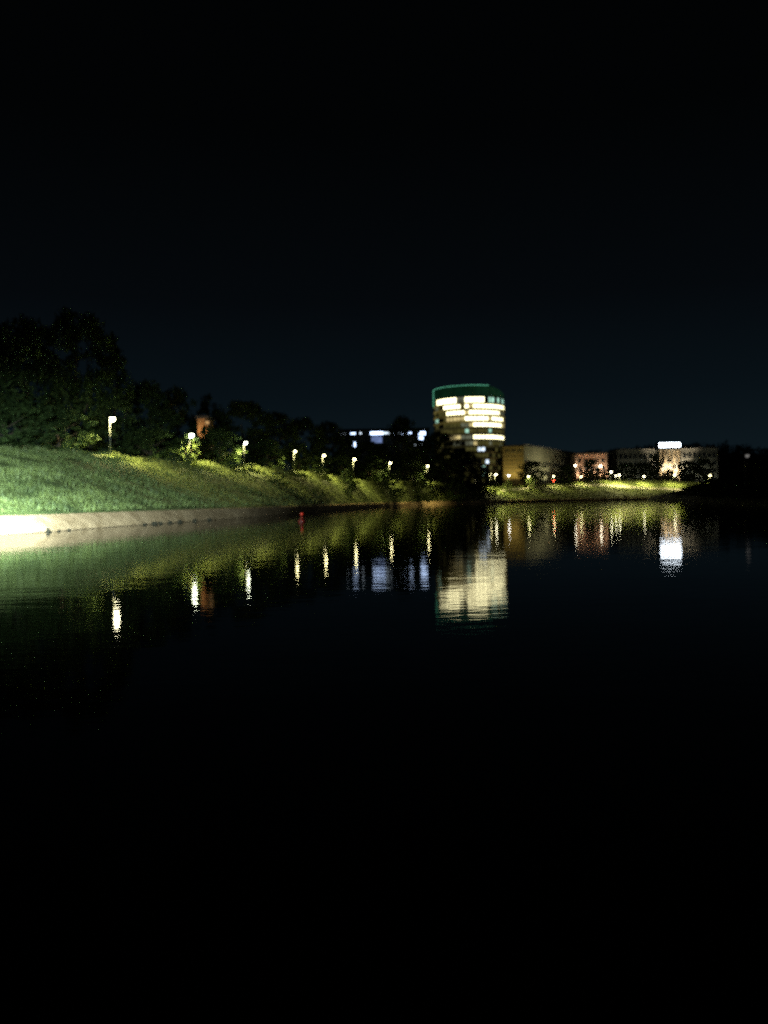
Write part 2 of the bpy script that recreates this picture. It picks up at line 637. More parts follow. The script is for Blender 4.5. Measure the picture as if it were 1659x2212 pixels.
def trunk_mesh(seed, top=.72, r0=.032, lean=.03):
    g = random.Random(seed)
    mb = MB()
    l = (g.uniform(-lean, lean), g.uniform(-lean, lean))
    pts = [(l[0] * k * k * 3, l[1] * k * k * 3, -.01 + top * k) for k in (0, .04, .2, .4, .6, .8, 1)]
    mb.tube(pts, [r0 * q for q in (1.5, 1.05, .9, .78, .6, .4, .15)], 8)
    for k in range(7):
        a = k * 2.4 + g.uniform(-.4, .4)
        q = g.uniform(.28, .75)
        s = Vector((l[0] * q * q * 3, l[1] * q * q * 3, -.01 + top * q))
        e = s + Vector((math.cos(a) * .26, math.sin(a) * .26, g.uniform(.14, .26)))
        mid = s.lerp(e, .5) + Vector((0, 0, -.02))
        mb.tube([s, mid, e], [r0 * .5 * (1.1 - q * .5), r0 * .32, r0 * .08], 6)
    me = mb.build('trunk', BARK)
    d = me.data
    bpy.data.objects.remove(me)
    return d


KIND = {}
for i, (k, shape, nc, nl, lf, mt_, z0) in enumerate([
        ('dome', 'dome', 150, 6500, .027, LEAF, .14), ('oval', 'oval', 140, 6000, .027, LEAF, .10),
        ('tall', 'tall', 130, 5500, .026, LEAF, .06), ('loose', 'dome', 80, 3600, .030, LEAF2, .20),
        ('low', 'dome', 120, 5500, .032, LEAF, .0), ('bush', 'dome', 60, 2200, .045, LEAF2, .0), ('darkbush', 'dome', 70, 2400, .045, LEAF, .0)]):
    KIND[k] = (crown_mesh(20 + i, shape, nc, nl, lf, mt_, z0), trunk_mesh(70 + i, .4 if 'bush' in k else .74, .02 if 'bush' in k else .030))


def tree(kind, loc, width, height, label, group, rz=None, name=None, cat=None):
    c, t_ = KIND[kind]
    bush = 'bush' in kind
    o = thing(name or ('shrub' if bush else 'broadleaf_tree'), label, cat or ('shrub' if bush else 'tree'), loc,
              rng.random() * 6.28 if rz is None else rz, group, (width, width, height))
    link('foliage' if bush else 'crown', c, o)
    link('stem' if bush else 'trunk', t_, o)
    return o


def tree_px(kind, x, ytop, wpx, Y, label, group, base=None, **k):
    z0 = ground_z(x, Y) if base is None else base
    top = at(x, ytop, Y).z
    p = Vector((at(x, 1000, Y).x, Y, z0 - .15))
    return tree(kind, p, wpx / FPX * Y * 1.08, (top - z0) * 1.02, label, group, **k)


GL = 'trees on top of the left bank'
for a in [
    ('dome', -60, 690, 280, 92, 'large tree at the left picture edge, green where the floodlight reaches it'),
    ('oval', 60, 705, 210, 106, 'tall round-topped tree behind the floodlit grass on the left'),
    ('dome', 165, 688, 200, 112, 'tallest dark tree, left of the nearest street lamp'),
    ('tall', 247, 745, 120, 122, 'tall dark tree right behind the nearest street lamp'),
    ('low', 20, 868, 190, 88, 'low bushy tree glowing green above the floodlit crest'),
    ('low', 130, 880, 150, 96, 'low bushy dark tree left of the nearest lamp post'),
    ('dome', 318, 832, 130, 134, 'dark round tree between the first and second street lamps'),
    ('oval', 385, 846, 105, 156, 'dark tree behind and left of the second street lamp'),
    ('tall', 452, 866, 95, 205, 'dark tree rising behind the orange-lit house'),
    ('dome', 528, 874, 150, 168, 'broad dark tree rising above the third street lamp'),
    ('oval', 600, 896, 110, 188, 'dark tree right of the broad tree, skyline stepping down'),
    ('dome', 656, 908, 105, 208, 'dark tree between the third and fourth street lamps, set back'),
    ('oval', 712, 916, 90, 232, 'dark tree above the fourth street lamp'),
    ('low', 745, 938, 70, 246, 'small dark tree at the left end of the white-lit building'),
    ('low', 800, 956, 90, 262, 'dark bushy tree below the white strip windows'),
    ('dome', 868, 906, 82, 278, 'dark dome-shaped tree standing up before the white-lit building'),
    ('low', 905, 962, 80, 290, 'low dark tree at the right end of the white-lit building'),
    ('dome', 948, 938, 100, 298, 'dark tree hiding the lower left side of the round tower'),
    ('low', 1000, 972, 84, 318, 'dark bushy tree in front of the foot of the tower'),
    ('low', 1040, 1006, 46, 326, 'small dark tree beside the twin lamps below the tower'),
]: tree_px(a[0], a[1], a[2], a[3], a[4], a[5], GL)
# foliage close to the lamps
for a in [
    ('loose', 408, 938, 46, 119, 'small pale-leaved tree lit white by the second street lamp'),
    ('dome', 470, 930, 110, 136, 'dark tree between the second and third street lamps'),
    ('low', 452, 922, 60, 141, 'bushy tree hiding the foot of the orange-lit house'),
    ('low', 575, 955, 80, 160, 'dark bushy tree right of the third street lamp'),
    ('loose', 645, 972, 40, 171, 'slender tree half hiding the fourth lamp, leaves lit green'),
    ('low', 676, 985, 60, 186, 'small dark tree left of the fifth street lamp'),
    ('low', 735, 985, 60, 214, 'dark bushy tree left of the tall-poled sixth lamp'),
    ('low', 805, 985, 66, 236, 'dark bushy tree between the sixth and seventh lamps'),
    ('low', 885, 980, 72, 262, 'dark bushy tree between the seventh and eighth lamps'),
    ('low', 965, 990, 74, 286, 'dark bushy tree right of the eighth lamp'),
    ('low', 330, 925, 130, 122, 'dark bushy tree filling the gap left of the second lamp'),
    ('low', 205, 915, 90, 112, 'dark bushy tree whose leaves catch the nearest lamp'),
]: tree_px(a[0], a[1], a[2], a[3], a[4], a[5], GL)

GS = 'shrubs along the left bank'
for a in [
    ('bush', 404, 946, 30, 113.3, 'tall pale shrub lit white just below the second lamp'),
    ('bush', 300, 984, 46, 103, 'low shrub on the crest between the first two lamps'),
    ('bush', 372, 985, 30, 112, 'shrub on the crest just left of the second lamp'),
    ('darkbush', 497, 990, 40, 124, 'dark shrub breaking the grass crest right of the second lamp'),
    ('bush', 541, 1001, 34, 134, 'pale shrub on the crest under the third lamp'),
    ('bush', 612, 1002, 34, 152, 'bright green shrub on the crest before the hidden fourth lamp'),
    ('darkbush', 600, 1018, 44, 128, 'dark bush halfway down the grass slope'),
    ('bush', 690, 1004, 24, 174, 'pale shrub beneath the fifth lamp'),
    ('darkbush', 752, 1012, 34, 178, 'dark bush at the foot of the sixth lamp'),
    ('bush', 832, 1003, 30, 224, 'tall green shrub lit by the seventh lamp'),
    ('bush', 855, 1020, 44, 228, 'yellow-green shrub below the seventh lamp'),
    ('bush', 922, 1024, 46, 252, 'yellow-green shrub below the eighth lamp'),
    ('darkbush', 980, 1030, 48, 282, 'dim green shrub right of the eighth lamp'),
    ('bush', 1064, 1036, 24, 336, 'pale shrub under the twin lamps'),
    ('bush', 1098, 1038, 20, 348, 'pale shrub under the faint lamp beside the twin lamps'),
    ('bush', 1146, 1030, 26, 366, 'yellow-lit shrub around the lamp under the ochre wall'),
]: tree_px(a[0], a[1], a[2], a[3], a[4], a[5], GS)

GR = 'trees in front of the buildings on the bend'
for a in [
    ('dome', 1147, 998, 64, 396, 'dark dome tree in front of the ochre wall'),
    ('low', 1222, 1006, 40, 416, 'dark tree left of the peach-lit pillars'),
    ('dome', 1276, 993, 44, 440, 'dark round tree in front of the peach-lit pillars'),
    ('low', 1312, 1015, 26, 446, 'small dark tree right of the peach-lit pillars'),
    ('dome', 1352, 1002, 52, 452, 'dark tree before the left end of the long grey block'),
    ('low', 1388, 1000, 48, 456, 'dark tree before the middle of the grey block'),
    ('oval', 1413, 984, 34, 452, 'dark tree just left of the lit pillars under the white sign'),
    ('low', 1446, 1014, 26, 440, 'small dark tree below the white sign'),
    ('low', 1482, 996, 44, 450, 'dark tree right of the lit pillars under the white sign'),
    ('dome', 1520, 992, 52, 448, 'dark tree before the right end of the grey block'),
]: tree_px(a[0], a[1], a[2], a[3], a[4], a[5], GR)

GN = 'black trees on the near right bank'
for kind, x, off, ytop, wm, lab in [
    ('low', 1416, 4, 1070, 9, 'smallest black thicket, at the very tip of the near right bank'),
    ('low', 1496, 3, 1044, 12, 'black thicket at the water below the white sign pillars'),
    ('low', 1530, 3, 1034, 12, 'black thicket at the water under the rightmost street lamp'),
    ('low', 1560, 2, 1040, 13, 'black thicket at the water, left of the right edge'),
    ('low', 1605, 2, 1046, 13, 'black thicket at the water below the faint lone light'),
    ('low', 1650, 2, 1050, 14, 'black thicket at the water at the right picture edge'),
    ('dome', 1560, 15, 985, 10, 'black tree standing just right of the rightmost street lamp'),
    ('low', 1605, 20, 985, 14, 'black thicket filling the bank top between the two black trees'),
    ('low', 1650, 18, 985, 15, 'black thicket filling the bank top at the right edge'),
    ('low', 1440, 6, 1062, 12, 'low black thicket just right of the tip of the near right bank'),
    ('low', 1478, 8, 1050, 13, 'low black thicket above the tip of the near right bank'),
    ('low', 1512, 8, 1032, 13, 'black thicket climbing behind the bank tip'),
    ('low', 1545, 12, 1003, 12, 'black thicket below the rightmost street lamp'),
    ('dome', 1590, 16, 960, 10, 'black tree that ends the long grey block on its right'),
    ('oval', 1628, 14, 964, 10, 'black tree behind the faint lone light on the right'),
    ('dome', 1675, 16, 968, 14, 'black tree at the right picture edge'),
    ('low', 1640, 5, 1030, 13, 'black thicket low on the bank at the right edge'),
    ('low', 1585, 6, 1030, 12, 'black thicket low on the bank below the end tree'),
    ('low', 1720, 5, 1025, 12, 'black thicket beyond the right picture edge'),
]:
    p = nb_point(x, off)
    p.z = 0.6 + off * .3
    k = at(x, ytop, p.y).z
    tree(kind, p - Vector((0, 0, .2)), wm, k - p.z, lab, GN)

# woodland on the rise (one far mass)
V = []
g = np.random.default_rng(9)
for X in np.arange(-700, 1300, 9.0):
    for row in range(2):
        Y = 930 + row * 70 + g.random() * 40
        hgt = 46 + 10 * math.sin(X / 170.0) + 6 * math.sin(X / 61.0 + 1) - (12 if X < 150 else 0)
        z = hgt * (.8 if row == 0 else .97)
        r = 5 + 4 * g.random()
        nl = 60
        d = g.normal(size=(nl, 3)); d /= np.linalg.norm(d, axis=1, keepdims=True)
        c = np.array([X + g.random() * 6, Y, z + r * .6]) + d * r * np.array([1, 1, 1.0]) * (g.random(nl) ** .4)[:, None]
        e = g.normal(size=(nl, 3)) * 1.5
        f = g.normal(size=(nl, 3)) * 1.5
        V.append(np.stack([c - e, c + f, c + e], 1).reshape(-1, 3))
stuff(link('woodland', numpy_tris('woodland', np.concatenate(V), LEAF)))


# ------------------------------------------------------------------ street lamps
def lamp(head, base_z, label, lm, group, arm=0.34, r=.24, rz=0.0, name='street_lamp', power=13000, tint=(1, .90, .34)):
    h = head.z - base_z
    o = thing(name, label, 'street lamp', (head.x - arm * math.cos(rz), head.y - arm * math.sin(rz), base_z), rz, group)
    mb = MB()
    mb.lathe([(.17, -.3), (.17, .5), (.12, .58)], 10)
    mb.tube([(0, 0, .55), (0, 0, h * .6), (0, 0, h + .22)], [.085, .07, .05], 10)
    mb.build('pole', STEEL, o, True)
    mb = MB()
    mb.tube([(0, 0, h + .12), (arm * .5, 0, h + .27), (arm, 0, h + .27)], [.04, .035, .035], 8)
    mb.build('arm', STEEL, o, True)
    mb = MB()
    mb.lathe([(.05, .34), (r * 1.15, .22), (r * 1.2, .16), (r * .9, .15)][::-1], 14, (arm, 0, h))
    mb.build('lamp_shade', DARKST, o, True)
    mb = MB()
    mb.lathe([(r * .12, -r), (r * .62, -r * .78), (r * .95, -r * .3), (r, .05), (r * .8, .149)], 10, (arm, 0, h))
    mb.build('globe', lm, o, True)
    if power:
        l = bpy.data.lights.new('lamp_light', 'SPOT')
        l.energy = power
        l.color = tint
        l.spot_size = R(164)
        l.spot_blend = 0.8
        l.shadow_soft_size = 0.2
        lo = link('lamp_light', l, o)
        lo.location = (arm, 0, h - r - .12)
    return o


GLL = 'street lamps along the top of the left bank'
for x, y, Y, lm, r, lab in [
    (243, 905, 96, L_WHITE, .33, 'nearest and brightest street lamp, tall grey pole on the left grass crest'),
    (414, 940, 117, L_COOL, .34, 'second street lamp from the left, shining into pale leaves'),
    (531, 957, 135, L_COOL, .22, 'third street lamp from the left, alone before a broad dark tree'),
    (638, 975, 160, L_YELL, .18, 'fourth street lamp from the left, mostly hidden by slender lit tree'),
    (700, 984, 178, L_YELL, .24, 'fifth street lamp from the left, small yellow globe beside dark trees'),
    (766, 992, 202, L_YELL, .27, 'sixth street lamp from the left, bright globe over a dark bush'),
    (843, 1000, 233, L_YELL, .27, 'seventh street lamp from the left, above a tall green shrub'),
    (924, 1007, 262, L_YELL, .27, 'eighth street lamp from the left, below the left side of the tower'),
]:
    p = at(x, y, Y)
    lamp(p, ground_z(x, Y), lab, lm, GLL, r=r)
GLR = 'street lamps along the bend of the river'
for x, y, Y, lm, r, lab in [
    (1060, 1024, 344, L_YELL, .26, 'left one of the twin street lamps below the tower'),
    (1071, 1025, 343, L_WHITE, .38, 'right and brighter one of the twin street lamps below the tower'),
    (1099, 1027, 352, L_FAINT, .40, 'faint street lamp right of the twin lamps'),
    (1142, 1029, 364, L_YELL, .32, 'street lamp in a yellow-lit shrub before the dome tree'),
    (1196, 1029, 380, L_YELL, .30, 'street lamp directly above the red signal light'),
    (1255, 1030, 392, L_YELL, .32, 'street lamp in front of the peach-lit pillars'),
    (1320, 1019, 401, L_WHITE, .40, 'upper lamp of the bright trio on the grassy bend'),
    (1330, 1028, 398, L_WHITE, .30, 'lower left lamp of the bright trio on the grassy bend'),
    (1338, 1026, 399, L_WHITE, .36, 'lower right lamp of the bright trio on the grassy bend'),
    (1391, 1029, 402, L_WHITE, .34, 'street lamp on the bend before the middle of the grey block'),
    (1457, 1026, 402, L_WHITE, .36, 'street lamp on the bend below the white sign'),
    (1534, 1027, 404, L_YELL, .34, 'rightmost yellowish street lamp beside the black bank'),
]:
    p = at(x, y, Y)
    lamp(p, ground_z(x, Y), lab, lm, GLR, r=r, power=1500 if lm is L_FAINT else (15000 if r > .33 else 6500))
p = at(1614, 984, 128)
lamp(p, 3.0, 'faint lone street lamp among the black trees on the right', lampmat('lamp globe weak', (1, .96, .9), .15), None, r=.34, power=0)

# floodlight mast standing in the water just beyond the left picture edge, lighting shore and grass
o = thing('floodlight_mast', 'tall floodlight mast standing in the water off the far left shore', 'floodlight', (-20.6, 36.0, -1.2))
mb = MB(); mb.tube([(0, 0, 0), (0, 0, 9.4)], [.14, .08], 10); mb.build('pole', STEEL, o, True)
mb = MB(); mb.box((-.45, -.22, 9.4), (.45, .22, 9.62)); mb.build('housing', DARKST, o)
mb = MB(); mb.lathe([(.20, -.22), (.30, -.08), (.32, 0)], 12, (0, 0, 9.39)); mb.build('lens', L_FLOOD, o, True)
l = bpy.data.lights.new('lamp_light', 'SPOT')
l.energy = 290000
l.color = (.72, .98, .98)
l.spot_size = R(114)
l.spot_blend = 0.4
l.shadow_soft_size = .25
lo = link('lamp_light', l, o)
lo.location = (0, 0, 9.05)
aim = Vector((-24.5, 45.0, -2.3)) - (Vector(o.location) + Vector((0, 0, 9.05)))
lo.rotation_euler = aim.to_track_quat('-Z', 'Y').to_euler()

# red signal below the lamp on the bend
p = at(1196, 1040, 384)
o = thing('signal_post', 'short post with a red light on the grassy bend', 'signal light', (p.x, p.y, ground_z(1196, 384) - .2))
h = p.z - o.location.z
mb = MB(); mb.tube([(0, 0, 0), (0, 0, max(.6, h))], [.07, .05], 8); mb.build('post', DARKST, o)
mb = MB(); mb.box((-.22, -.12, h), (.22, .16, h + .8)); mb.build('housing', DARKST, o)
mb = MB(); mb.lathe([(.05, -.16), (.15, -.1), (.17, 0)], 12); lens = mb.build('lens', G_RED, o, True)
lens.rotation_euler = (R(90) * -1, 0, 0)
lens.location = (0, -.13, h + .4)
lens.rotation_euler = (R(-90), 0, 0)

# ------------------------------------------------------------------ round tower
TX, TY, TR = 48.9, 452.0, 19.9
TB = 7.5
o = thing('office_tower', 'round glass office tower with bright yellow-lit storeys and green neon rim', 'office tower', (TX, TY, TB))
NBAY = 56
SP = 3.33
ZT = 56.9 - TB                                # top of the uppermost lit storey, from the tower's foot


def ring_pt(th, r, z):                        # th = 0 faces the river (towards -Y), positive to the right
    return (math.sin(th) * r, -math.cos(th) * r, z)


def sweep(mb, th0, th1, prof, nseg, mi=0, close=False):
    """sweep a closed (r, z) profile round the tower between two angles"""
    k = len(prof)
    vv, ff = [], []
    full = abs(th1 - th0) > 6.28
    for i in range(nseg + 1):
        th = th0 + (th1 - th0) * i / nseg
        for q in prof:
            r_, z_ = (q(th) if callable(q) else q)
            vv.append(ring_pt(th, r_, z_))
    for i in range(nseg):
        for j in range(k):
            ff.append((i * k + j, (i + 1) * k + j, (i + 1) * k + (j + 1) % k, i * k + (j + 1) % k))
    if not full:
        ff.append(tuple(range(k - 1, -1, -1)))
        ff.append(tuple(nseg * k + j for j in range(k)))
    mb.add(vv, ff, mi)


MATS = [DGLASS, G_WIN, G_WARM, G_GOLD, G_DIM, G_MINT, G_BLUE]
# lit stretches of each storey: (from, to) across the face in -1..1, material index
LIT = {
    0: [(-.93, -.40, 1), (-.40, -.26, 4), (-.26, .35, 1), (.42, .62, 5), (.68, .80, 5), (.86, .97, 5)],
    1: [(-.97, -.88, 4), (-.78, -.30, 1), (-.25, -.12, 1), (-.10, .05, 2), (.05, 1.0, 1)],
    2: [(-.80, -.68, 3), (-.68, .76, 1), (.76, 1.0, 4)],
    3: [(-.98, -.88, 5), (-.78, -.68, 3), (-.68, -.26, 2), (-.26, .88, 1), (.88, 1.0, 2)],
    4: [(-.78, -.35, 3), (-.35, -.10, 4), (-.10, .05, 2), (.05, .86, 1), (.86, 1.0, 2)],
    5: [(-.75, -.2, 3), (-.19, -.11, 5), (-.08, .95, 3), (.47, .54, 5)],
    6: [(-.68, -.36, 2), (-.30, .02, 4), (.04, .93, 1), (.93, 1, 2)],
    7: [(-.55, -.3, 4), (-.21, -.05, 4), (.0, .09, 2), (.1, .4, 3), (.45, .52, 4), (.55, .9, 3)],
    8: [(-.1, .1, 3), (.07, .17, 6), (.19, .29, 6)],
    9: [(.82, .9, 2), (.1, .4, 3)],
    10: [(.19, .27, 5), (.36, .43, 6)],
    11: [(.17, .30, 5)],
    12: [(.27, .35, 5), (.41, .48, 2)],
}
wrng = random.Random(4)
for k in range(14):
    zt = ZT - SP * k
    lh = 2.95 if k == 0 else 2.05
    zb = zt - lh if k == 0 else zt - .6 - lh
    ztt = zt if k == 0 else zt - .6
    mb = MB()
    vv, ff, fm = [], [], []
    E_ = .0055
    for i in range(NBAY):
        t0 = -math.pi + 2 * math.pi * i / NBAY
        t1 = -math.pi + 2 * math.pi * (i + 1) / NBAY
        tm = (t0 + t1) / 2
        s = math.sin(tm)
        mi = 3 if 2 <= k <= 6 and s > -.8 else 0
        if abs(tm) < math.pi / 2:
            for a_, b_, c_ in LIT.get(k, []):
                if a_ <= s < b_: mi = c_
            if mi == 1 and wrng.random() < .07: mi = 2
            if mi == 0 and wrng.random() < .35: mi = 3
        elif wrng.random() < .35: mi = wrng.choice([2, 3, 4])
        for (th, rr) in ((t0 + E_, TR - .25), (t1 - E_, TR - .25), (t1 - E_, TR - .06), (t1 + E_, TR - .06)):
            vv += [ring_pt(th, rr, zb), ring_pt(th, rr, ztt)]
        fm += [mi, 7, 7, 7]
    nv = len(vv) // 2
    for q in range(nv):
        q2 = (q + 1) % nv
        ff.append((2 * q, 2 * q2, 2 * q2 + 1, 2 * q + 1))
    mb.v, mb.f, mb.mi = vv, ff, fm
    mb.build('window_band', MATS + [DARKST], o)
    # spandrel below this storey's glass
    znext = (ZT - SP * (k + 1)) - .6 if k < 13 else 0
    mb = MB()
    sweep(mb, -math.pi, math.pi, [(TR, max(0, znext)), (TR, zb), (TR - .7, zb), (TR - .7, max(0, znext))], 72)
    mb.build('spandrel', G_SPAN if k < 4 else (G_SPAN2 if k < 8 else SLAB), o)  # upper spandrels carry a painted glow, no lamp behind them
# inner core so that the tower is solid, roof slab
mb = MB(); mb.lathe([(TR - .75, 0), (TR - .75, ZT)], 48); mb.build('core', DARKST, o)
mb = MB(); mb.lathe([(TR, ZT), (TR, ZT + .5)], 72); mb.build('roof_slab', SLAB, o)
# glazed crown: tall over the left two thirds, sloping down to the right
THE = .47


def crown_top(th):
    if th <= THE: return 63.0 - TB
    u = min(1, (th - THE) / (math.pi / 2 - THE))
    return 63.0 - TB - 5.4 * (u ** 1.25)


mb = MB()
sweep(mb, -1.52, 1.50, [lambda th: (TR - .05, ZT + .5), lambda th: (TR - .05, crown_top(th)), lambda th: (TR - .3, crown_top(th)), lambda th: (TR - .3, ZT + .5)], 40)
cw = mb.build('crown_screen', G_CROWN, o)
for i in range(13):
    th = -1.52 + 3.02 * i / 12
    mb = MB()
    mb.tube([ring_pt(th, TR + .02, ZT + .5), ring_pt(th, TR + .02, crown_top(th) - .1)], [.07, .07], 6)
    mb.build('mullion', DARKST, cw)
mb = MB()
mb.tube([ring_pt(-1.52 + (THE + 1.52) * i / 20, TR + .05, 63.0 - TB + .2) for i in range(21)], [.18] * 21, 6)
mb.build('neon_rim', G_NEON, o)
mb = MB()
mb.tube([ring_pt(-1.52, TR + .12, ZT - 3.2), ring_pt(-1.52, TR + .12, 63.0 - TB)], [.18, .18], 6)
mb.build('neon_upright', G_NEON, o)
# lift house set back on the roof behind the screen
mb = MB(); mb.lathe([(8, ZT + .5), (8, ZT + 4.2), (7.6, ZT + 4.4)], 24); mb.build('lift_house', CONC, o)


# ------------------------------------------------------------------ rectangular buildings
class Frame:
    """facade frame: origin at the left foot, u along the facade, n out of it (towards the river)"""
    def __init__(s, a, b):
        s.a = Vector((a[0], a[1], 0)); s.b = Vector((b[0], b[1], 0))
        s.L = (s.b - s.a).length
        s.u = (s.b - s.a).normalized()
        s.n = Vector((s.u.y, -s.u.x, 0))

    def rot(s): return math.atan2(s.u.y, s.u.x)


def building(a, b, zb, ht, depth, label, wall, name, cat='building', group=None):
    """empty at the left foot of the facade; local x along it, local y into the building"""
    fr = Frame(a, b)
    o = thing(name, label, cat, (a[0], a[1], zb), fr.rot(), group)
    mb = MB(); mb.box((0, 0, -2), (fr.L, depth, ht)); mb.build('wall', wall, o)
    mb = MB(); mb.box((-.3, -.3, ht + .002), (fr.L + .3, depth + .3, ht + .5)); mb.build('roof', ROOFM, o)
    return o, fr


def window(o, x0, z0, w_, h_, glass, frame_m=DARKST, name='window', d=.12):
    mb = MB()
    t_ = .12
    mb.box((x0 - t_, -d, z0 - t_), (x0 + w_ + t_, -.003, z0))
    mb.box((x0 - t_, -d, z0 + h_), (x0 + w_ + t_, -.003, z0 + h_ + t_))
    mb.box((x0 - t_, -d, z0), (x0, -.003, z0 + h_))
    mb.box((x0 + w_, -d, z0), (x0 + w_ + t_, -.003, z0 + h_))
    f = mb.build(name, frame_m, o)
    mb = MB(); mb.add([(x0, -.05, z0), (x0 + w_, -.05, z0), (x0 + w_, -.05, z0 + h_), (x0, -.05, z0 + h_)], [(0, 1, 2, 3)])
    mb.build('pane', glass, f)
    return f


def uplight(parent, x, y, z, power, col, size=R(100), tilt=0.0):
    """floodlight at the foot of a facade, pointing up at it: housing, lens and its lamp"""
    mb = MB(); mb.box((x - .3, y - .22, z), (x + .3, y + .22, z + .3)); h_ = mb.build('floodlight', DARKST, parent)
    mb = MB(); mb.add([(x - .26, y - .18, z + .304), (x + .26, y - .18, z + .304), (x + .26, y + .18, z + .304), (x - .26, y + .18, z + .304)], [(0, 1, 2, 3)])
    mb.build('lens', L_UP, h_)
    l = bpy.data.lights.new('lamp_light', 'SPOT')
    l.energy = power; l.color = col; l.spot_size = size; l.spot_blend = .6; l.shadow_soft_size = .15
    lo = link('lamp_light', l, parent)
    lo.location = (x, y, z + .5)
    lo.rotation_euler = (R(180) - tilt, 0, 0)
    return lo


# white-lit long building behind the trees on the left
Yb = 345
a = at(733, 1000, Yb); b_ = at(928, 1000, Yb)
gz = 7.0
ztop = at(830, 928, Yb).z - gz
o, fr = building((a.x, Yb), (b_.x, Yb), gz, ztop, 16, 'long dark building with a white-lit strip of top-floor windows', WALLW, 'strip_window_building')
PXM = Yb / FPX


def lx(px): return (px - 733) * PXM


def lz(px, py): return at(px, py, Yb).z - gz


for x0, x1, y0, y1, g_, nm in [
    (801, 829, 932.5, 939.5, G_STRIP, 'strip_window'), (830, 842, 933, 938, G_BLUE, 'window'), (758, 769, 934.5, 938.5, G_STRIP, 'window'),
    (743, 748, 936, 939, G_BLUE, 'window'), (735, 739, 937, 939.5, G_BLUE, 'window'), (778, 782, 934, 938, G_BLUE, 'window'),
    (848, 853, 933, 938, G_STRIP, 'window'), (859, 863, 933, 937, G_BLUE, 'window'), (868, 873, 933, 938, G_STRIP, 'window'), (880, 890, 933, 937, G_STRIP, 'window'),
    (905, 920, 932, 940, G_STRIP, 'window'), (905, 915, 943, 950, G_STRIP, 'window'), (896, 914, 959, 964, G_BLUE, 'window'),
    (803, 826, 943, 957, G_FACE, 'window'), (760, 769, 955, 966, G_STRIP, 'window'), (806, 810, 955, 959, G_BLUE, 'window'),  # first one: painted glow of the blue-lit wall, no real window
]:
    if nm == 'window' and y0 == 955 and x0 == 806: continue
    window(o, lx(x0), lz(x0, y1), (x1 - x0) * PXM, (y1 - y0) * PXM, g_, name=nm)
for k in range(10):
    window(o, 1.2 + k * 3.7, 3.0, 2.2, 1.6, DGLASS)
    window(o, 1.2 + k * 3.7, 7.0, 2.2, 1.6, DGLASS)

# orange-lit house behind the second lamp
Yb = 150
a = at(428, 1000, Yb); b_ = at(449, 1000, Yb)
gz = ground_z(440, Yb)
zt = at(440, 898, Yb).z - gz - .5
o, fr = building((a.x, Yb), (b_.x, Yb), gz, zt, 6, 'small house with an orange-lit wall showing between trees behind second lamp', WALLR, 'house')
for k in range(2): window(o, .4 + k * 1.3, 1.2, .8, 1.2, DGLASS)
window(o, 1.55, zt - 1.1, .7, .6, glow('dim orange window', (1, .55, .2), .5), name='window')
lt = uplight(o, 1.6, -1.7, zt * .55, 650, (1, .62, .30), R(110), R(28))
mb = MB(); mb.box((1.5, -1.75, zt * .55 - .12), (1.7, -.003, zt * .55)); mb.build('bracket', DARKST, o)

# ochre building with a long olive wing running back
gz = 7.6
Yb = 432
a = at(1087, 1000, Yb); b_ = at(1131, 1000, Yb)
zt = at(1110, 964, Yb).z - gz
o, fr = building((a.x, Yb), (b_.x, Yb), gz, zt, 12, 'ochre-lit block with horizontal cladding right of the tower', WALLY, 'clad_block')
for k in range(9):
    z = 1.8 + k * 2.1
    mb = MB()
    if z < zt - .5:
        mb.box((.05, -.12, z), (fr.L - .05, -.003, z + .22))
        mb.build('cladding_rail', WALLO, o)
for k in range(3):
    window(o, 1.3 + k * 3.3, zt - 2.6, 2.2, .55, DGLASS, WALLO)
uplight(o, 3, -7.5, 0.2, 3000, (1, .80, .30), R(95), R(22))
uplight(o, 8.5, -7.5, 0.2, 3000, (1, .80, .30), R(95), R(22))
a2 = (b_.x + .35, Yb - .1)
Y2 = 520
e = at(1243, 1000, Y2)
zt2 = at(1145, 963.5, Yb + 6).z - gz
o, fr = building(a2, (e.x, Y2), gz, zt2, 9, 'long olive-grey wing running back from the ochre block', WALLO, 'long_wing')
mb = MB(); mb.box((0, -.35, zt2 + .51), (fr.L, .1, zt2 + .75)); mb.build('eaves_rail', CONC, o)
for k in range(24):
    for j in range(3):
        if (k * 7 + j * 3) % 5: window(o, 2 + k * 3.9, 2.5 + j * 5, 2.2, 2.0, DGLASS)
uplight(o, 16, -9, .3, 12000, (1, .9, .55), R(100), R(30))
uplight(o, 34, -9, .3, 9000, (1, .9, .55), R(100), R(30))

# peach-lit pillared front
gz = 9.0
Yb = 480
a = at(1243, 1000, Yb); b_ = at(1311, 1000, Yb)
zt = at(1277, 979, Yb).z - gz
o, fr = building((a.x, Yb), (b_.x, Yb), gz, zt, 12, 'peach-lit building with a row of pillars behind a dark round tree', WALLP, 'pillared_building')
nP = 6
for k in range(nP):
    x = .5 + k * (fr.L - 1.6) / (nP - 1)
    mb = MB()
    mb.box((x, -1.5, -1), (x + .9, -.7, zt - 1.3))
    mb.box((x - .12, -1.62, zt - 1.298), (x + 1.02, -.6, zt - .9))
    mb.box((x - .12, -1.62, -1), (x + 1.02, -.6, .35), 0)
    mb.build('pillar', WALLP, o)
    uplight(o, x + .45, -2.4, 3.4 if k in (0, 5) else 4.4, 4500 if k < 5 else 8000, (1, .76, .52), R(80), R(6))
mb = MB(); mb.box((-.2, -1.7, zt - .898), (fr.L + .2, -.003, zt - .1)); mb.build('entablature', WALLP, o)
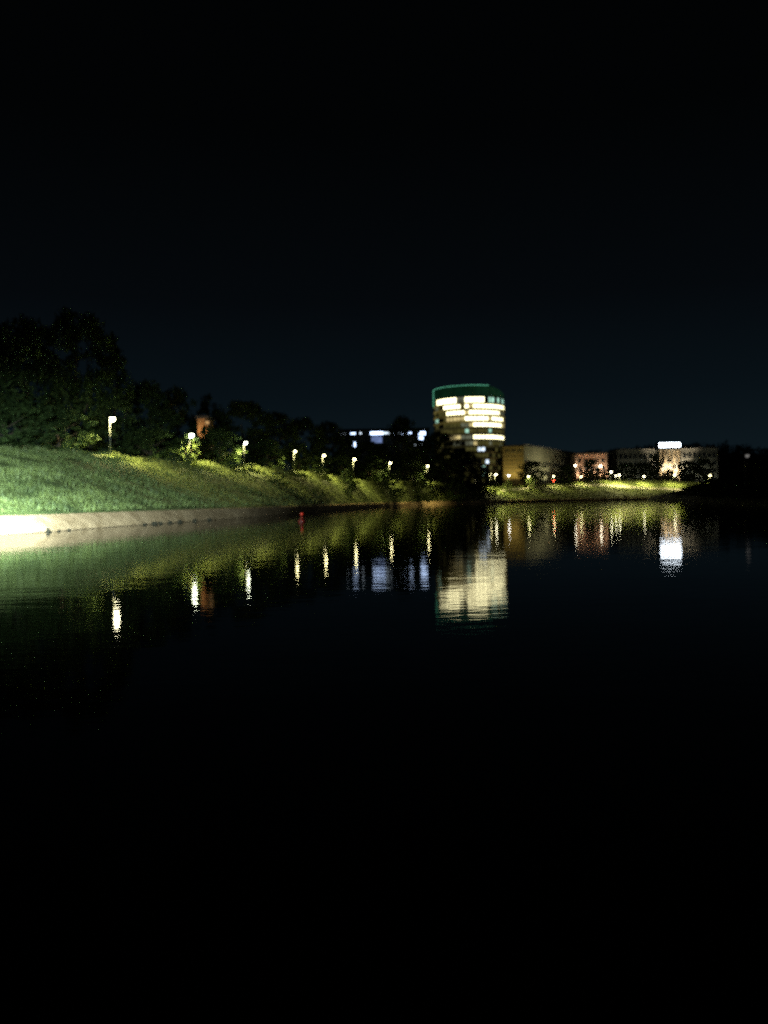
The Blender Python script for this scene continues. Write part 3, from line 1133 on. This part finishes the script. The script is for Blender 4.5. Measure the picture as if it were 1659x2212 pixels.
for k in range(nP - 1):
    x = 1.7 + k * (fr.L - 1.6) / (nP - 1)
    window(o, x, 2.0, 1.6, 3, DGLASS); window(o, x, 8.0, 1.6, 3, DGLASS); window(o, x, 13.2, 1.6, 2.2, DGLASS)
for px, py, s_ in ((1242, 1006, 1.0), (1297, 1007, 1.2)):
    q = at(px, py, Yb - 2)
    mb = MB(); mb.lathe([(.1, -.35 * s_), (.4 * s_, -.2 * s_), (.45 * s_, .1), (.2, .35 * s_)], 12, (q.x - a.x, -2.4, q.z - gz)); wl = mb.build('wall_lamp', glow('wall lamp globe', (1, .9, .65), 60), o, True)
    mb = MB(); mb.box((q.x - a.x - .06, -1.96, q.z - gz - .06), (q.x - a.x + .06, -.003, q.z - gz + .06)); mb.build('bracket', DARKST, wl)

# long grey block with a white sign over lit pillars
gz = 9.0
Yb = 505
a = at(1334, 1000, Yb); b_ = at(1550, 1000, Yb)
zt = at(1440, 968.5, Yb).z - gz
o, fr = building((a.x, Yb), (b_.x, Yb), gz, zt, 18, 'long grey block with a bright white rooftop sign over lit pillars', WALLG, 'sign_block')
PXM = Yb / FPX
mb = MB(); mb.box((-.2, -.45, zt - .7), (fr.L + .2, -.003, zt - .1)); mb.build('cornice', CONC, o)
for k in range(20):
    for j in range(4):
        x = 1.2 + k * 3.1
        if 24.0 < x < 39.5: continue
        window(o, x, 1.6 + j * 5, 1.7, 2.6, DGLASS)
for xx in (5, 16, 46, 57): uplight(o, xx, -7, 0.2, 900, (.95, 1, .72), R(120), R(34))  # unseen fill lights, added to lift the dim grey facade
x0 = (1421 - 1334) * PXM; x1 = (1466 - 1334) * PXM
mb = MB(); mb.box((x0, -2.2, -1), (x1, -.46, zt - .75)); bay = mb.build('entrance_bay', WALLG, o)
for k in range(5):
    x = x0 + .3 + k * (x1 - x0 - 1.8) / 4
    mb = MB(); mb.box((x, -2.9, -1), (x + 1.2, -2.203, zt - 1.2)); mb.build('pillar', WALLT, o)
    uplight(o, x + .6, -3.9, 5.0 if k < 4 else 1.5, 22000 if k < 4 else 60000, (1, .82, .56), R(80), R(7))
mb = MB(); mb.box((x0 - .2, -3.1, zt - 1.198), (x1 + .2, -.46, zt - .76)); mb.build('canopy', CONC, o)
mb = MB(); mb.box((x0 - .1, -2.9, zt + .55), (x1 + .1, -2.2, zt + 3.3)); sg = mb.build('sign_box', DARKST, o)
mb = MB(); mb.add([(x0, -2.92, zt + .7), (x1, -2.92, zt + .7), (x1, -2.92, zt + 3.15), (x0, -2.92, zt + 3.15)], [(0, 1, 2, 3)]); mb.build('sign_face', G_SIGN, sg)
for k in range(5):
    x = x0 + .5 + k * (x1 - x0 - 1) / 4
    mb = MB()
    mb.box((x - .08, -2.6, zt - .7), (x + .08, -2.4, zt + .548))
    mb.build('sign_leg', DARKST, sg)
for px, py in ((1427, 1000), (1440, 999), (1424, 1010), (1450, 1013), (1460, 1011)):
    q = at(px, py, Yb - 3.2)
    window(o, (px - 1334) * PXM, q.z - gz, 1.3, 1.0, G_BLUE if py > 1005 else G_WARM, d=3.3)

# ------------------------------------------------------------------ rocks at the water's edge, buoy
GK = 'dark rocks along the waterline of the gravel shore'


def rock(x, size, lab, dY=0.0, sq=.7):
    wd = station(x)[0] + dY
    bm = bmesh.new()
    bmesh.ops.create_icosphere(bm, subdivisions=3, radius=1)
    s = rng.random() * 90
    for v in bm.verts:
        v.co *= 1 + .32 * mnoise.noise(v.co * 1.1 + Vector((s, 0, 0))) + .12 * mnoise.noise(v.co * 3 + Vector((0, s, 0)))
        v.co.z *= sq
    me = bpy.data.meshes.new('rock')
    bm.to_mesh(me); bm.free()
    me.materials.append(ROCKM)
    o = link('rock', me)
    o.location = (col_dir(x) * wd, wd, .05)
    o.scale = (size, size, size)
    o.rotation_euler = (0, 0, rng.random() * 6)
    return tag(o, lab, 'rock', GK)


rock(104, .17, 'lone upright dark rock at the waterline on the white shore', -.2, 1.15)
rock(126, .09, 'small dark stone just right of the lone upright rock', -.2)
rock(148, .10, 'second small dark stone right of the lone upright rock', -.2)
for x, s_, lab in [(312, .26, 'leftmost dark rock of the row where the shore turns brown'),
                   (333, .42, 'big dark rock near the left end of the row on the brown shore'),
                   (346, .30, 'dark rock touching the big rock on its right'),
                   (366, .34, 'fourth dark rock along the brown shore row'),
                   (388, .40, 'fifth dark rock, wide and low, on the brown shore row'),
                   (420, .34, 'dark rock near the right end of the brown shore row'),
                   (452, .36, 'last dark rock at the right end of the shore row')]:
    rock(x, s_ * .62, lab, -.3)

p = at(652, 1127, 66)
o = thing('buoy', 'small red buoy floating off the brown shore', 'buoy', (p.x, 66, 0))
mb = MB(); mb.lathe([(.18, -.25), (.30, -.05), (.30, .10), (.16, .22), (.10, .50), (.05, .56)], 16); mb.build('float', REDP, o, True)
mb = MB(); mb.lathe([(.06, .561), (.10, .60), (.09, .70), (.03, .74)], 12); mb.build('lamp', G_BUOY, o, True)
